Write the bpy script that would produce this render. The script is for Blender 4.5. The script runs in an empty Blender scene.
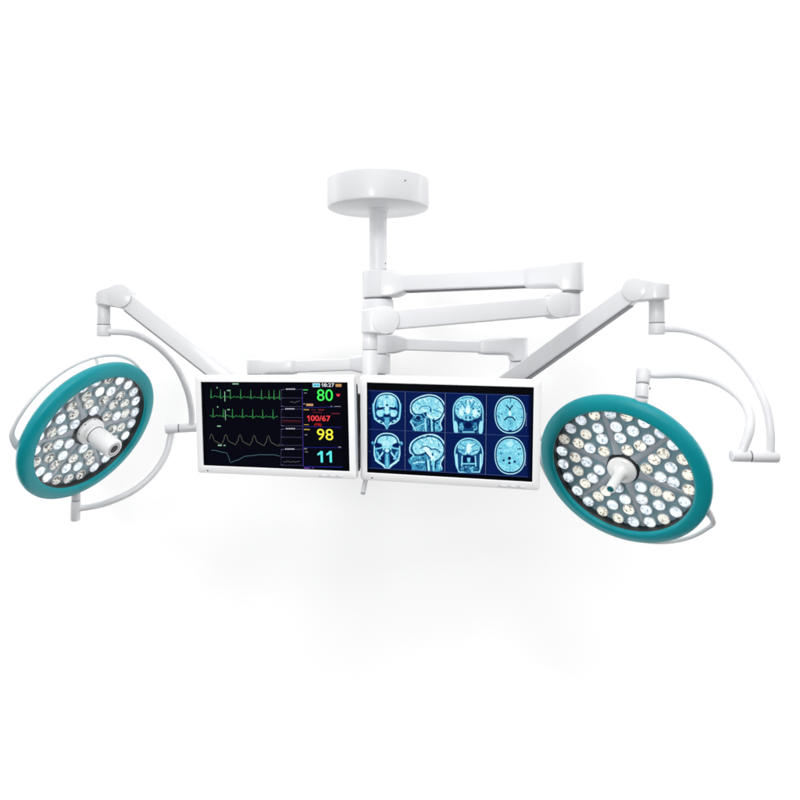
import bpy, bmesh, math, random
import numpy as np
from mathutils import Vector, Matrix
random.seed(7); rng = np.random.default_rng(5)
S = bpy.context.scene; COL = S.collection
PI = math.pi; R_ = math.radians
F = 700.0; HZ = 350.0; CZ = 1.95           # focal length and horizon (in 800 px units), eye height

def P(u, v, y):
    """measured point of the photograph at distance y in front of the lens -> world"""
    return Vector(((u-400)*y/F, y, CZ-(v-HZ)*y/F))

def lin(r, g, b):
    f = lambda c: (c/255/12.92) if c/255 <= .04045 else ((c/255+.055)/1.055)**2.4
    return (f(r), f(g), f(b), 1)

# ------------------------------------------------------------------ materials
def mat(name, color, rough=.4, metal=0, spec=.5, coat=0, bump=0, bscale=400, vary=0, emit=None, estr=0):
    m = bpy.data.materials.new(name); m.use_nodes = True
    nt = m.node_tree; b = nt.nodes['Principled BSDF']
    b.inputs['Base Color'].default_value = color; b.inputs['Roughness'].default_value = rough
    b.inputs['Metallic'].default_value = metal; b.inputs['Specular IOR Level'].default_value = spec
    b.inputs['Coat Weight'].default_value = coat; b.inputs['Coat Roughness'].default_value = .12
    if emit:
        b.inputs['Emission Color'].default_value = emit; b.inputs['Emission Strength'].default_value = estr
    tc = nt.nodes.new('ShaderNodeTexCoord')
    if bump:
        n = nt.nodes.new('ShaderNodeTexNoise'); n.inputs['Scale'].default_value = bscale; n.inputs['Detail'].default_value = 3
        nt.links.new(tc.outputs['Object'], n.inputs['Vector'])
        bp = nt.nodes.new('ShaderNodeBump'); bp.inputs['Strength'].default_value = bump; bp.inputs['Distance'].default_value = .001
        nt.links.new(n.outputs['Fac'], bp.inputs['Height']); nt.links.new(bp.outputs['Normal'], b.inputs['Normal'])
    if vary:
        n = nt.nodes.new('ShaderNodeTexNoise'); n.inputs['Scale'].default_value = 9; n.inputs['Detail'].default_value = 5
        nt.links.new(tc.outputs['Object'], n.inputs['Vector'])
        mr = nt.nodes.new('ShaderNodeMapRange'); mr.inputs['From Min'].default_value = .3; mr.inputs['From Max'].default_value = .7
        mr.inputs['To Min'].default_value = rough-vary; mr.inputs['To Max'].default_value = rough+vary
        nt.links.new(n.outputs['Fac'], mr.inputs['Value']); nt.links.new(mr.outputs['Result'], b.inputs['Roughness'])
        mx = nt.nodes.new('ShaderNodeMix'); mx.data_type = 'RGBA'
        mx.inputs[6].default_value = [c*.95 for c in color[:3]]+[1]; mx.inputs[7].default_value = color
        nt.links.new(n.outputs['Fac'], mx.inputs[0]); nt.links.new(mx.outputs[2], b.inputs['Base Color'])
    return m

def glow(name, color, s=1.0):
    m = bpy.data.materials.new(name); m.use_nodes = True; nt = m.node_tree; nt.nodes.clear()
    o = nt.nodes.new('ShaderNodeOutputMaterial'); e = nt.nodes.new('ShaderNodeEmission')
    e.inputs['Color'].default_value = color; e.inputs['Strength'].default_value = s
    nt.links.new(e.outputs[0], o.inputs[0]); return m

WHITE = mat('white_powder_coat', (.72, .725, .745, 1), .42, coat=.15, bump=.10, bscale=900, vary=.07)
SHELL = mat('white_monitor_shell', (.84, .84, .85, 1), .38, bump=.08, bscale=1200, vary=.06)
BRIGHT = mat('white_sterile_handle', (.90, .90, .90, 1), .35, coat=.2, bump=.06, bscale=900)
SEAM = mat('grey_joint_gap', (.16, .16, .18, 1), .6)
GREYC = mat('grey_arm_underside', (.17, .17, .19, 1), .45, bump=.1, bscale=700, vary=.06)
TEAL = mat('teal_soft_plastic', (.002, .295, .34, 1), .40, spec=.3, bump=.06, bscale=900, vary=.06)
PLATE = mat('smoked_teal_plate', (.30, .47, .54, 1), .2, coat=.5, vary=.08)
PLATE2 = mat('grey_divider', (.50, .54, .60, 1), .3, metal=0, coat=.4, vary=.08)
DARK = mat('black_rubber', (.012, .013, .016, 1), .5, bump=.1)
CHAR = mat('charcoal_housing', (.016, .018, .026, 1), .45, bump=.1, vary=.06)
CHROME = mat('bright_reflector', (.82, .82, .82, 1), .12, metal=1)
GLASSBLK = mat('screen_glass_black', lin(3, 4, 9), .4, spec=.02)
BTN = mat('grey_button', (.42, .43, .46, 1), .4)
BACK = mat('white_backdrop_paper', (.93, .93, .93, 1), .9, spec=.1, bump=.03, bscale=60)
LENSBLK = mat('camera_lens_glass', (.01, .02, .03, 1), .05, coat=1)
TEALCAP = mat('teal_light_guide', (.01, .16, .19, 1), .15, coat=.6)

def clear_mat():
    m = bpy.data.materials.new('clear_cover_plastic'); m.use_nodes = True; nt = m.node_tree; nt.nodes.clear()
    N = nt.nodes.new; o = N('ShaderNodeOutputMaterial'); mx = N('ShaderNodeMixShader'); t = N('ShaderNodeBsdfTransparent'); g = N('ShaderNodeBsdfGlossy'); f = N('ShaderNodeLayerWeight'); pw = N('ShaderNodeMath'); pw.operation = 'POWER'; pw.inputs[1].default_value = 4; f.inputs['Blend'].default_value = .5
    ma = N('ShaderNodeMath'); ma.operation = 'MULTIPLY_ADD'; ma.inputs[1].default_value = .45; ma.inputs[2].default_value = .02
    t.inputs[0].default_value = (.97, .98, .98, 1); g.inputs['Roughness'].default_value = .12; 
    nt.links.new(f.outputs['Facing'], pw.inputs[0]); nt.links.new(pw.outputs[0], ma.inputs[0])
    nt.links.new(ma.outputs[0], mx.inputs[0]); nt.links.new(t.outputs[0], mx.inputs[1]); nt.links.new(g.outputs[0], mx.inputs[2]); nt.links.new(mx.outputs[0], o.inputs[0])
    return m
CLEAR = clear_mat()
def led_mat(name, base, dark, glowcol, estr, thr, scale, soft=.10):
    """moulded optic over a diode: reflector showing through, plus reflections painted in as bright and dark facets"""
    m = bpy.data.materials.new(name); m.use_nodes = True; nt = m.node_tree; b = nt.nodes['Principled BSDF']
    N = nt.nodes.new; L = nt.links.new
    tc = N('ShaderNodeTexCoord'); oi = N('ShaderNodeObjectInfo')
    va = N('ShaderNodeVectorMath'); va.operation = 'MULTIPLY_ADD'; va.inputs[1].default_value = (1, 1, 1); cx = N('ShaderNodeCombineXYZ')
    for i in range(3): L(oi.outputs['Random'], cx.inputs[i])
    L(tc.outputs['Object'], va.inputs[0]); L(cx.outputs[0], va.inputs[2])
    vo = N('ShaderNodeTexVoronoi'); vo.inputs['Scale'].default_value = scale; L(va.outputs[0], vo.inputs['Vector'])
    rp = N('ShaderNodeValToRGB'); rp.color_ramp.elements[0].position = thr-soft; rp.color_ramp.elements[1].position = thr+soft
    sp = N('ShaderNodeSeparateColor'); L(vo.outputs['Color'], sp.inputs[0]); L(sp.outputs[0], rp.inputs['Fac'])
    mx = N('ShaderNodeMix'); mx.data_type = 'RGBA'; mx.inputs[6].default_value = dark; mx.inputs[7].default_value = base  # facet tones carry painted reflections as well as the reflector behind
    L(rp.outputs[0], mx.inputs[0]); L(mx.outputs[2], b.inputs['Base Color'])
    vr = N('ShaderNodeMapRange'); vr.inputs['To Min'].default_value = .7; vr.inputs['To Max'].default_value = 1.2; L(oi.outputs['Random'], vr.inputs['Value'])
    ml = N('ShaderNodeMath'); ml.operation = 'MULTIPLY_ADD'; ml.inputs[1].default_value = estr*.75; ml.inputs[2].default_value = estr*.25
    mk = N('ShaderNodeMath'); mk.operation = 'MULTIPLY'; L(rp.outputs[0], ml.inputs[0]); L(ml.outputs[0], mk.inputs[0]); L(vr.outputs[0], mk.inputs[1])
    L(mk.outputs[0], b.inputs['Emission Strength']); b.inputs['Emission Color'].default_value = glowcol
    b.inputs['Roughness'].default_value = .12; b.inputs['Coat Weight'].default_value = .6; b.inputs['Coat Roughness'].default_value = .03
    bp = N('ShaderNodeBump'); bp.inputs['Strength'].default_value = .5; bp.inputs['Distance'].default_value = .002
    L(sp.outputs[1], bp.inputs['Height']); L(bp.outputs['Normal'], b.inputs['Normal']); L(bp.outputs['Normal'], b.inputs['Coat Normal'])
    return m
COOL = led_mat('cool_diode_lens', (.84, .89, .95, 1), (.58, .66, .77, 1), (.88, .94, 1, 1), .80, .26, 150, .20)
WARM = led_mat('warm_diode_lens', (.86, .82, .74, 1), (.36, .28, .18, 1), (1, .94, .83, 1), .66, .22, 175, .12)
DULL = led_mat('dull_diode_lens', (.86, .84, .80, 1), (.085, .072, .060, 1), (1, .95, .88, 1), .36, .34, 125, .08)

# ------------------------------------------------------------------ mesh helpers
def link(name, me, m, parent=None, world=True):
    o = bpy.data.objects.new(name, me); COL.objects.link(o)
    if m is not None and len(me.materials) == 0: me.materials.append(m)
    if parent is not None:
        if world: me.transform(wm(parent).inverted())
        o.parent = parent
    return o

def wm(o):
    M = o.matrix_basis.copy()
    while o.parent: o = o.parent; M = o.matrix_basis @ M
    return M

def obj(name, bm, m, parent=None, world=True, smooth=35):
    bmesh.ops.recalc_face_normals(bm, faces=bm.faces)
    me = bpy.data.meshes.new(name); bm.to_mesh(me); bm.free()
    for p in me.polygons: p.use_smooth = True
    me.set_sharp_from_angle(angle=R_(smooth))
    return link(name, me, m, parent, world)

def empty(name, loc, label, cat, group=None, M=None):
    o = bpy.data.objects.new(name, None); COL.objects.link(o); o.empty_display_size = .05
    if M is not None: o.matrix_basis = M
    else: o.location = loc
    o['label'] = label; o['category'] = cat
    if group: o['group'] = group
    return o

def rings(bm, loops, closed=False, cap=True):
    vs = [[bm.verts.new(p) for p in lp] for lp in loops]; n = len(vs[0])
    for a, b in zip(vs, vs[1:]+([vs[0]] if closed else [])):
        for i in range(n): bm.faces.new((a[i], a[(i+1) % n], b[(i+1) % n], b[i]))
    if cap and not closed:
        bm.faces.new(vs[0]); bm.faces.new(vs[-1])

def basis(d):
    d = Vector(d).normalized(); up = Vector((0, 0, 1)) if abs(d.z) < .95 else Vector((0, 1, 0))
    x = up.cross(d).normalized(); return x, d.cross(x).normalized(), d

def cyl(bm, a, b, r, r2=None, seg=40, bev=.003):
    a, b = Vector(a), Vector(b); r2 = r if r2 is None else r2; x, y, d = basis(b-a); L = (b-a).length
    bev = min(bev, L*.3, r*.6, r2*.6)
    prof = [(r-bev, 0), (r-.3*bev, .3*bev), (r, bev), (r2, L-bev), (r2-.3*bev, L-.3*bev), (r2-bev, L)]
    rings(bm, [[a+d*z+(x*math.cos(t)+y*math.sin(t))*q for t in [2*PI*i/seg for i in range(seg)]] for q, z in prof])

def lathe(bm, prof, seg=96, closed=False):
    rings(bm, [[Vector((q*math.cos(t), q*math.sin(t), z)) for t in [2*PI*i/seg for i in range(seg)]] for q, z in prof], closed)

def spline(pts, n=12):
    """Catmull-Rom through (point, radius) pairs"""
    A = [Vector((*p, r)) for p, r in pts]; A = [A[0]*2-A[1]]+A+[A[-1]*2-A[-2]]; out = []
    for i in range(1, len(A)-2):
        for k in range(n):
            t = k/n; p0, p1, p2, p3 = A[i-1:i+3]
            out.append(.5*((2*p1)+(p2-p0)*t+(2*p0-5*p1+4*p2-p3)*t*t+(3*p1-p0-3*p2+p3)*t**3))
    out.append(A[-2]); return [(Vector(q[:3]), q[3]) for q in out]

def tube(bm, pts, seg=20, n=12):
    q = spline(pts, n); d = (q[1][0]-q[0][0]).normalized(); x, y, _ = basis(d); loops = []
    for i, (p, r) in enumerate(q):
        t = (q[min(i+1, len(q)-1)][0]-q[max(i-1, 0)][0]).normalized()
        x = (x-t*x.dot(t)).normalized(); y = t.cross(x)
        loops.append([p+(x*math.cos(a)+y*math.sin(a))*r for a in [2*PI*k/seg for k in range(seg)]])
    rings(bm, loops)

def rrect(w, h, r, n=5):
    r = max(min(r, w*.499, h*.499), 1e-5); o = []
    for cx, cy, a0 in ((w/2-r, h/2-r, 0), (-w/2+r, h/2-r, 90), (-w/2+r, -h/2+r, 180), (w/2-r, -h/2+r, 270)):
        for k in range(n+1):
            a = R_(a0+90*k/n); o.append((cx+r*math.cos(a), cy+r*math.sin(a)))
    return o

def loft(bm, o, d, secs):
    """rounded sections (s, width, height, z offset, corner radius) along the horizontal direction d"""
    d = Vector(d).normalized(); lat = Vector((0, 0, 1)).cross(d).normalized(); up = Vector((0, 0, 1))
    rings(bm, [[o+d*s+lat*a+up*(b+dz) for a, b in rrect(w, h, r)] for s, w, h, dz, r in secs])

def round_end(r, h, dz, cr, sign, at=0, n=9):
    """sections of a half-cylinder end with a vertical axis"""
    out = []
    for k in range(n):
        a = (PI/2)*(1-k/(n-.5)) if sign < 0 else (PI/2)*((k+.5)/(n-.5))
        s = at+sign*r*math.sin(a) if sign > 0 else at-r*math.sin(a)
        w = max(2*r*math.cos(a), .012); out.append((s, w, h-(.004 if abs(math.sin(a)) > .97 else 0), dz, cr))
    return out

def hull2(pts):
    pts = sorted(set((round(a, 6), round(b, 6)) for a, b in pts))
    def half(p):
        h = []
        for q in p:
            while len(h) > 1 and (h[-1][0]-h[-2][0])*(q[1]-h[-2][1])-(h[-1][1]-h[-2][1])*(q[0]-h[-2][0]) <= 0: h.pop()
            h.append(q)
        return h
    a, b = half(pts), half(pts[::-1]); return a[:-1]+b[:-1]

def plate(bm, pts3, nrm, t, bev=.004):
    """flat outline extruded by t both ways along nrm with softened edges"""
    c = sum(pts3, Vector())/len(pts3); n = Vector(nrm).normalized(); loops = []
    for dz, ins in ((-t, bev), (-t+.3*bev, .3*bev), (-t+bev, 0), (t-bev, 0), (t-.3*bev, .3*bev), (t, bev)):
        loops.append([p+(c-p).normalized()*ins+n*dz for p in pts3])
    rings(bm, loops)

# ------------------------------------------------------------------ backdrop
bm = bmesh.new()
vs = [bm.verts.new(p) for p in ((-9, 3.9, -3.5), (9, 3.9, -3.5), (9, 3.9, 7), (-9, 3.9, 7))]; bm.faces.new(vs)
vs2 = [bm.verts.new(p) for p in ((-9, 3.95, -3.5), (9, 3.95, -3.5), (9, 3.95, 7), (-9, 3.95, 7))]; bm.faces.new(vs2[::-1])
for i in range(4): bm.faces.new((vs[i], vs[(i+1) % 4], vs2[(i+1) % 4], vs2[i]))
bd = obj('backdrop', bm, BACK); bd['kind'] = 'structure'

# ------------------------------------------------------------------ ceiling mount and column
CY = 2.65; A0 = P(378, 350, CY); CX = A0.x
def zc(v, y=CY): return P(0, v, y).z
def at(z): return Vector((CX, CY, z))
cm = empty('ceiling_mount', at(zc(385)), 'white round ceiling canopy with vertical column carrying all the arms', 'ceiling mount')
bm = bmesh.new(); zt, zb = zc(180.5), zc(209.5); r = .192
loops = [(.02, zt), (r-.004, zt), (r, zt-.004), (r, zb+.012), (r-.0035, zb+.0035), (r-.012, zb), (.045, zb)]
rings(bm, [[Vector((CX+q*math.cos(t), CY+q*math.sin(t), z)) for t in [2*PI*i/128 for i in range(128)]] for q, z in loops])
obj('canopy', bm, WHITE, cm)
bm = bmesh.new(); cyl(bm, at(zb+.002), at(zb-.008), .042, .038); obj('column_flange', bm, WHITE, cm)
bm = bmesh.new(); cyl(bm, at(zb-.006), at(zc(270)), .0335, bev=.001); obj('column', bm, WHITE, cm)
bm = bmesh.new(); cyl(bm, at(zc(299.6)), at(zc(334)), .0585, bev=.004); obj('column_collar', bm, WHITE, cm)
bm = bmesh.new(); cyl(bm, at(zc(335)), at(zc(386)), .030, bev=.001); obj('lower_column', bm, WHITE, cm)
bm = bmesh.new(); cyl(bm, at(zc(297.5)), at(zc(300.4)), .052, bev=.0005); obj('bearing_gap', bm, SEAM, cm)
def screw(c, az, rad, r):
    d = Vector((math.cos(az), math.sin(az), 0)); p = Vector((CX, CY, c))+d*(rad-.001)
    bm = bmesh.new(); cyl(bm, p, p+d*.0022, r, seg=16, bev=.0006); obj('grub_screw', bm, SEAM, cm)
screw(zc(181.5, 2.5), R_(-58), r, .0035)
screw(zc(264), R_(-32), .0335, .0032); screw(zc(270), R_(-32), .0335, .0028)

# ------------------------------------------------------------------ extension arms
def extension_arm(label, a, b, under_strip, hub_r, hub_h, beam_w, beam_h, end_r, end_h, end_drop, spin_r, spin_z, cap_len, hub_dz=0):
    d = (b-a); d.z = 0; L = d.length; d.normalize(); slope = b.z-a.z
    t = empty('extension_arm', a, label, 'support arm', 'horizontal extension arms')
    bm = bmesh.new()
    s = round_end(hub_r, hub_h, hub_dz, .007, -1)+[(hub_r*.55, 2*hub_r*.97, hub_h, hub_dz, .007)]
    loft(bm, a, d, s); obj('hub', bm, WHITE, t)
    bm = bmesh.new(); x0 = hub_r*.55-.003
    loft(bm, a, d, [(x0, hub_r*1.86, hub_h*.965, hub_dz, .007), (hub_r+.012, hub_r*1.62, hub_h*.95, hub_dz, .010),
                    (hub_r+.03, hub_r*1.4, hub_h*.86, hub_dz, .012), (hub_r+.055, beam_w, beam_h, 0, .008), (hub_r+.057, beam_w-.002, beam_h-.002, 0, .008)])
    obj('hub_neck', bm, WHITE, t)
    bm = bmesh.new(); cx = L-cap_len
    loft(bm, a, d, [(hub_r+.045, beam_w-.003, beam_h-.003, slope*.1, .007), (cx+.02, beam_w-.003, beam_h-.003, slope, .007)]); obj('beam', bm, WHITE, t)
    bm = bmesh.new()
    if under_strip: loft(bm, a, d, [(hub_r+.06, beam_w*.62, .006, slope*.12-beam_h/2-.0005, .002), (cx+.005, beam_w*.62, .006, slope-beam_h/2-.0005, .002)])
    if under_strip: obj('underside_strip', bm, GREYC, t)  # darker grey strip along the underside of the beam
    bm = bmesh.new(); zo = slope; ww = end_r*2; top = end_h/2-.002
    def sec(s, w, hb, ht, r): return (s, w, ht+hb, zo+(ht-hb)/2, r)
    bh = beam_h/2
    secs = [sec(cx, beam_w+.001, bh+.001, bh+.001, .008), sec(cx+.004, beam_w+.006, bh+.004, bh+.005, .012), sec(cx+.02, beam_w+.010, bh+.006, bh+.010, .016),
            sec(cx+.05, ww*.96, bh+.007, top*.97, .018), sec(L-end_r*1.35, ww*.99, bh+.007, top, .016), sec(L-end_r*1.0, ww, bh+.009, top, .013),
            sec(L-end_r*.8, ww, bh+.016, top, .010)]
    obj_s = [sec(L-end_r*.72, ww, bh+end_drop*.96, top, .008), sec(L-end_r*.66, ww, bh+end_drop, top, .007)]
    e = [(q[0], q[1], top+bh+end_drop, zo+(top-bh-end_drop)/2, .007) for q in round_end(end_r, 1, 0, .007, 1, L)]
    loft(bm, a, d, secs+obj_s+e); obj('end_cap', bm, WHITE, t)
    c = a+d*L; zb_ = c.z+zo-bh-end_drop
    bm = bmesh.new(); cyl(bm, Vector((c.x, c.y, zb_+.001)), Vector((c.x, c.y, zb_-.0035)), spin_r*.86, bev=.0004); obj('bearing_gap', bm, SEAM, t)
    bm = bmesh.new(); cyl(bm, Vector((c.x, c.y, zb_-.003)), Vector((c.x, c.y, spin_z)), spin_r, bev=.0025); obj('spindle', bm, WHITE, t)
    return t
BU = P(571.5, 276, 2.40); BU.z = P(0, 276.2, 2.40).z
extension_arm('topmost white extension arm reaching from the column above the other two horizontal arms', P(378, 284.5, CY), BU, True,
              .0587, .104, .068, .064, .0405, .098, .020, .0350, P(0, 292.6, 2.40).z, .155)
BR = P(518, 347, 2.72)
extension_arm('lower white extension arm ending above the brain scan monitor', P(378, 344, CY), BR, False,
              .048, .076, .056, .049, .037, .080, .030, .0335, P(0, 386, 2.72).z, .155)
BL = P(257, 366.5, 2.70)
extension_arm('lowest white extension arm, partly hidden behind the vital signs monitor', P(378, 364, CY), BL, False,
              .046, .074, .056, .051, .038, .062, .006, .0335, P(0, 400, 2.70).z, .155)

# ------------------------------------------------------------------ spring arms
def spring_arm(label, p1, p2, e1, e2, kn1, kn2, bh=.066, bw=.058, R1=.047, R2=.047, under_band=True):
    """beam between two hinge knuckles; kn = (outward reach, top, bottom) of the block round the vertical spindle"""
    dh = (p2-p1); dh.z = 0; dh.normalize(); lat = Vector((0, 0, 1)).cross(dh).normalized()
    d = (p2-p1).normalized(); up = d.cross(lat)*-1
    if up.z < 0: up = -up
    t = empty('spring_arm', p1, label, 'spring arm', 'sprung arms with round hinge covers')
    bm = bmesh.new()
    def sec(p, w, h, r): return [p+lat*a+up*b for a, b in rrect(w, h, r)]
    rings(bm, [sec(p1+d*.012, bw, bh, .007), sec(p2-d*.012, bw, bh, .007)]); obj('beam', bm, WHITE, t)
    if under_band:
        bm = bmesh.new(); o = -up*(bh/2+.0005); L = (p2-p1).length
        rings(bm, [[p+o+lat*a+up*b for a, b in rrect(bw*.86, .004, .0015)] for p in (p1+d*.05, p2-d*.046)]); obj('underside_band', bm, GREYC, t)  # thin dark grey band under the sloping beam
    for p, s, e, (rch, top, bot), RR in ((p1, -1, e1, kn1, R1), (p2, 1, e2, kn2, R2)):
        circ = [(RR*.97*math.cos(k*PI/48), RR*.97*math.sin(k*PI/48)) for k in range(96)]
        h = hull2(circ+[(e+rch, top), (e+rch, bot), (e-.02, bot)]); tk = bw/2+.007
        def span(a):
            z = []
            for (x0, y0), (x1, y1) in zip(h, h[1:]+h[:1]):
                if x0 != x1 and min(x0, x1) <= a <= max(x0, x1): z.append(y0+(y1-y0)*(a-x0)/(x1-x0))
            return (min(z), max(z)) if z else (-.001, .001)
        lo, hi = -RR*.965, e+rch-1e-4; s0 = max(e-.012, .0); loops = []
        for a in [lo+(hi-lo)*k/40 for k in range(41)]+[hi-(hi-s0)*q for q in (.012, .004)]:
            loops.append(a)
        secs = []
        for a in sorted(loops):
            z0, z1 = span(a); w = tk if a <= s0 else max(tk*math.sqrt(max(0, 1-((a-s0)/(hi+1e-5-s0))**2)), .003)
            secs.append([p+dh*(s*a)+lat*x+Vector((0, 0, y+(z0+z1)/2)) for x, y in rrect(2*w, max(z1-z0, .004), .0075)])
        bm = bmesh.new(); rings(bm, secs)
        obj('hinge_knuckle', bm, WHITE, t, smooth=55)
        for q in (-1, 1):
            bm = bmesh.new(); c = p+lat*q*(bw/2+.006)
            cyl(bm, c, c+lat*q*.0022, RR*.95, RR*.93, seg=64, bev=.0008); obj('hinge_cover', bm, WHITE, t)
    return t
# monitor spring arm: hangs under the topmost arm, doubles back to the column side
FP = Vector(P(370, 340, 2.30)); SP1 = P(384, 320.5, 2.30); SP2 = P(555, 306, 2.40)
spring_arm('bright white spring arm below the topmost arm, holding the monitor pole', SP1, SP2,
           (SP1-FP).x, (BU-SP2).length*1.0 if False else BU.x-SP2.x, (.0285, .034, -.041), (.0335, .046, -.032), .067, .062, .0475, .0450, False)
# lamp spring arms
LP1 = P(250, 397, 2.70); LP2 = P(122, 296.5, 2.66)
spring_arm('white spring arm sloping up from behind the vital signs monitor to the camera handle lamp', LP1, LP2,
           BL.x-LP1.x, .069, (.03, .05, -.02), (.029, .014, -.029), .066, .058, .045, .0468)
RP1 = P(500, 388.5, 2.72); RP2 = P(637, 290, 2.42)
spring_arm('white spring arm sloping up from behind the brain scan monitor to the slim handle lamp', RP1, RP2,
           -.068, .072, (.03, .028, -.03), (.036, .015, -.036), .066, .058, .036, .0428)

# ------------------------------------------------------------------ surgical lights
LED_ME = {}
def led_meshes():
    n = 24
    bm = bmesh.new(); prof = [(.0165, -.004), (.0202, -.003), (.0208, .002), (.0204, .0045), (.0188, .0048), (.0168, .0012)]
    lathe(bm, prof, n, closed=True); bmesh.ops.recalc_face_normals(bm, faces=bm.faces)
    me = bpy.data.meshes.new('diode_cup'); bm.to_mesh(me); bm.free(); me.materials.append(WHITE)
    for p in me.polygons: p.use_smooth = True
    LED_ME['cup'] = me
    for nm, m in (('cool', COOL), ('warm', WARM), ('dull', DULL)):
        bm = bmesh.new(); prof = [(.0190, .0030), (.0172, .0052), (.0125, .0062), (.0085, .0050), (.0060, .0058), (.0030, .0076), (.0006, .0080)]
        lathe(bm, prof, 12); bmesh.ops.recalc_face_normals(bm, faces=bm.faces)
        me = bpy.data.meshes.new('diode_lens'); bm.to_mesh(me); bm.free(); me.materials.append(m)
        LED_ME[nm] = me
led_meshes()

def head_frame(c, n):
    n = Vector(n).normalized(); x = Vector((0, 0, 1)).cross(n).normalized(); y = n.cross(x)
    M = Matrix((x, y, n)).transposed().to_4x4(); M.translation = c; return M

def pol(r, deg, z): return Vector((r*math.cos(R_(deg)), r*math.sin(R_(deg)), z))

def light_head(label, c, n, seam0, rail_mid, seed, boss, rail_r, warm_kind):
    rd = random.Random(seed)
    M = head_frame(Vector(c), n)
    t = empty('surgical_light', None, label, 'surgical light', 'round teal rimmed surgical lights', M)
    L = lambda name, bm, m, par=t, sm=35: obj(name, bm, m, par, world=False, smooth=sm)
    bm = bmesh.new(); R = .31
    lathe(bm, [(.285, -.034), (.300, -.030), (.3085, -.018), (.3100, -.007), (.3085, .002), (.3035, .0082), (.291, .0142), (.276, .0178), (.264, .0186), (.2580, .0166), (.2548, .0115), (.2545, .004), (.2560, -.030), (.290, -.034)], 160, closed=True)
    L('rim', bm, TEAL, sm=60)
    bm = bmesh.new(); lathe(bm, [(.2552, .0055), (.2535, .0045), (.2520, -.006), (.2515, -.024), (.2575, -.0245)], 128, closed=True); L('rim_gasket', bm, DARK, sm=60)
    bm = bmesh.new(); lathe(bm, [(.258, -.040), (.258, -.0255), (.02, -.0255), (.02, -.040)], 96); L('lamp_plate', bm, PLATE)
    bm = bmesh.new(); lathe(bm, [(.294, -.030), (.284, -.050), (.250, -.066), (.150, -.078), (.02, -.082), (.02, -.052), (.262, -.050), (.27, -.038)], 96, closed=True); L('back_shell', bm, WHITE, sm=60)
    for k in range(6):
        a = seam0+60*k; bm = bmesh.new(); u = pol(1, a, 0); w = pol(1, a+90, 0)
        def row(r, hw, z): return [u*r-w*hw+Vector((0, 0, z-.003)), u*r-w*hw*.72+Vector((0, 0, z)), u*r+w*hw*.72+Vector((0, 0, z)), u*r+w*hw+Vector((0, 0, z-.003))]
        rings(bm, [row(.045, .020, -.0220), row(.10, .0125, -.0220), row(.2505, .0070, -.0220)]); L('plate_divider', bm, PLATE2)
    bm = bmesh.new(); lathe(bm, [(boss, -.0258), (boss-.004, -.018), (boss-.010, -.0155), (.02, -.0155), (.02, -.0258)], 64); L('centre_boss', bm, DARK)
    bm = bmesh.new(); lathe(bm, [(.0640, -.0045), (.2520, -.0045), (.2520, -.0030), (.0640, -.0030)], 96, closed=True); L('clear_cover', bm, CLEAR)
    i = 0
    for k in range(6):
        mid = seam0+60*k+30
        for r, angs in ((.231, (-22.5, -7.5, 7.5, 22.5)), (.178, (-19, 0, 19)), (.134, (-15.5, 15.5)), (.090, (0,))):
            for a in angs:
                cup = bpy.data.objects.new('diode_cup', LED_ME['cup']); COL.objects.link(cup); cup.parent = t
                cup.matrix_basis = Matrix.Translation(pol(r, mid+a+rd.uniform(-.5, .5), -.0205)) @ Matrix.Rotation(rd.uniform(0, 6.28), 4, 'Z') @ Matrix.Scale(1.12, 4)
                kind = 'cool' if rd.random() < (.62 if warm_kind == 'dull' else .54) else warm_kind
                ln = bpy.data.objects.new('diode_lens', LED_ME[kind]); COL.objects.link(ln); ln.parent = cup
                i += 1
    # rear grab rail: half circle behind the rim, its ends swept in to the shell
    pts = []
    for k in range(-10, 11):
        f = k/10; a = rail_mid+f*86; ed = max(0, (abs(f)-.86)/.14)
        pts.append((pol(rail_r-(rail_r-.287)*ed**2, a, -.060+.012*ed), .0072+.0085*ed))
    e0 = pol(.262, rail_mid-90.5, -.050); e1 = pol(.262, rail_mid+90.5, -.050)
    bm = bmesh.new(); tube(bm, [(e0, .015)]+pts+[(e1, .015)], 16, 4); L('grab_rail', bm, WHITE, sm=60)
    for q in (-.02, ):
        a = rail_mid+q*86; bm = bmesh.new(); cyl(bm, pol(.29, a, -.045), pol(rail_r-.001, a, -.060), .006, seg=16); L('rail_standoff', bm, WHITE)
    return t, M, L

# left lamp -----------------------------------------------------------
cL, nL = (-1.2311, 2.7933, CZ-.3271), (.8159, -.336, -.4706)
tL, ML_, LL = light_head('teal rimmed surgical light with a thick white camera handle, beside the vital signs monitor', cL, nL, 8, 104, 3, .070, .316, 'dull')
bm = bmesh.new(); lathe(bm, [(.02, -.018), (.0550, -.018), (.0560, -.014), (.0560, .002), (.054, .007), (.043, .012), (.02, .012)], 64); h = LL('handle_base', bm, BRIGHT)
bm = bmesh.new(); lathe(bm, [(.01, .010), (.0375, .010), (.0375, .022), (.034, .026), (.034, .034), (.0400, .040), (.0395, .128), (.0365, .133), (.029, .1345), (.019, .1345), (.017, .131), (.01, .131)], 64)
h = LL('camera_handle', bm, BRIGHT)
bm = bmesh.new(); lathe(bm, [(.0382, .0245), (.0382, .0222), (.0345, .0222), (.0345, .0245)], 48, closed=True); LL('handle_seam', bm, SEAM, h)
bm = bmesh.new(); lathe(bm, [(.0175, .1312), (.0172, .1335), (.012, .1345), (.004, .135), (.001, .135)], 48); LL('camera_lens', bm, DARK, h)
bm = bmesh.new(); lathe(bm, [(.0290, .1340), (.0285, .1352), (.0215, .1352), (.0205, .1335), (.0285, .1328)], 64, closed=True); LL('lens_ring', bm, BTN, h)
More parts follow.
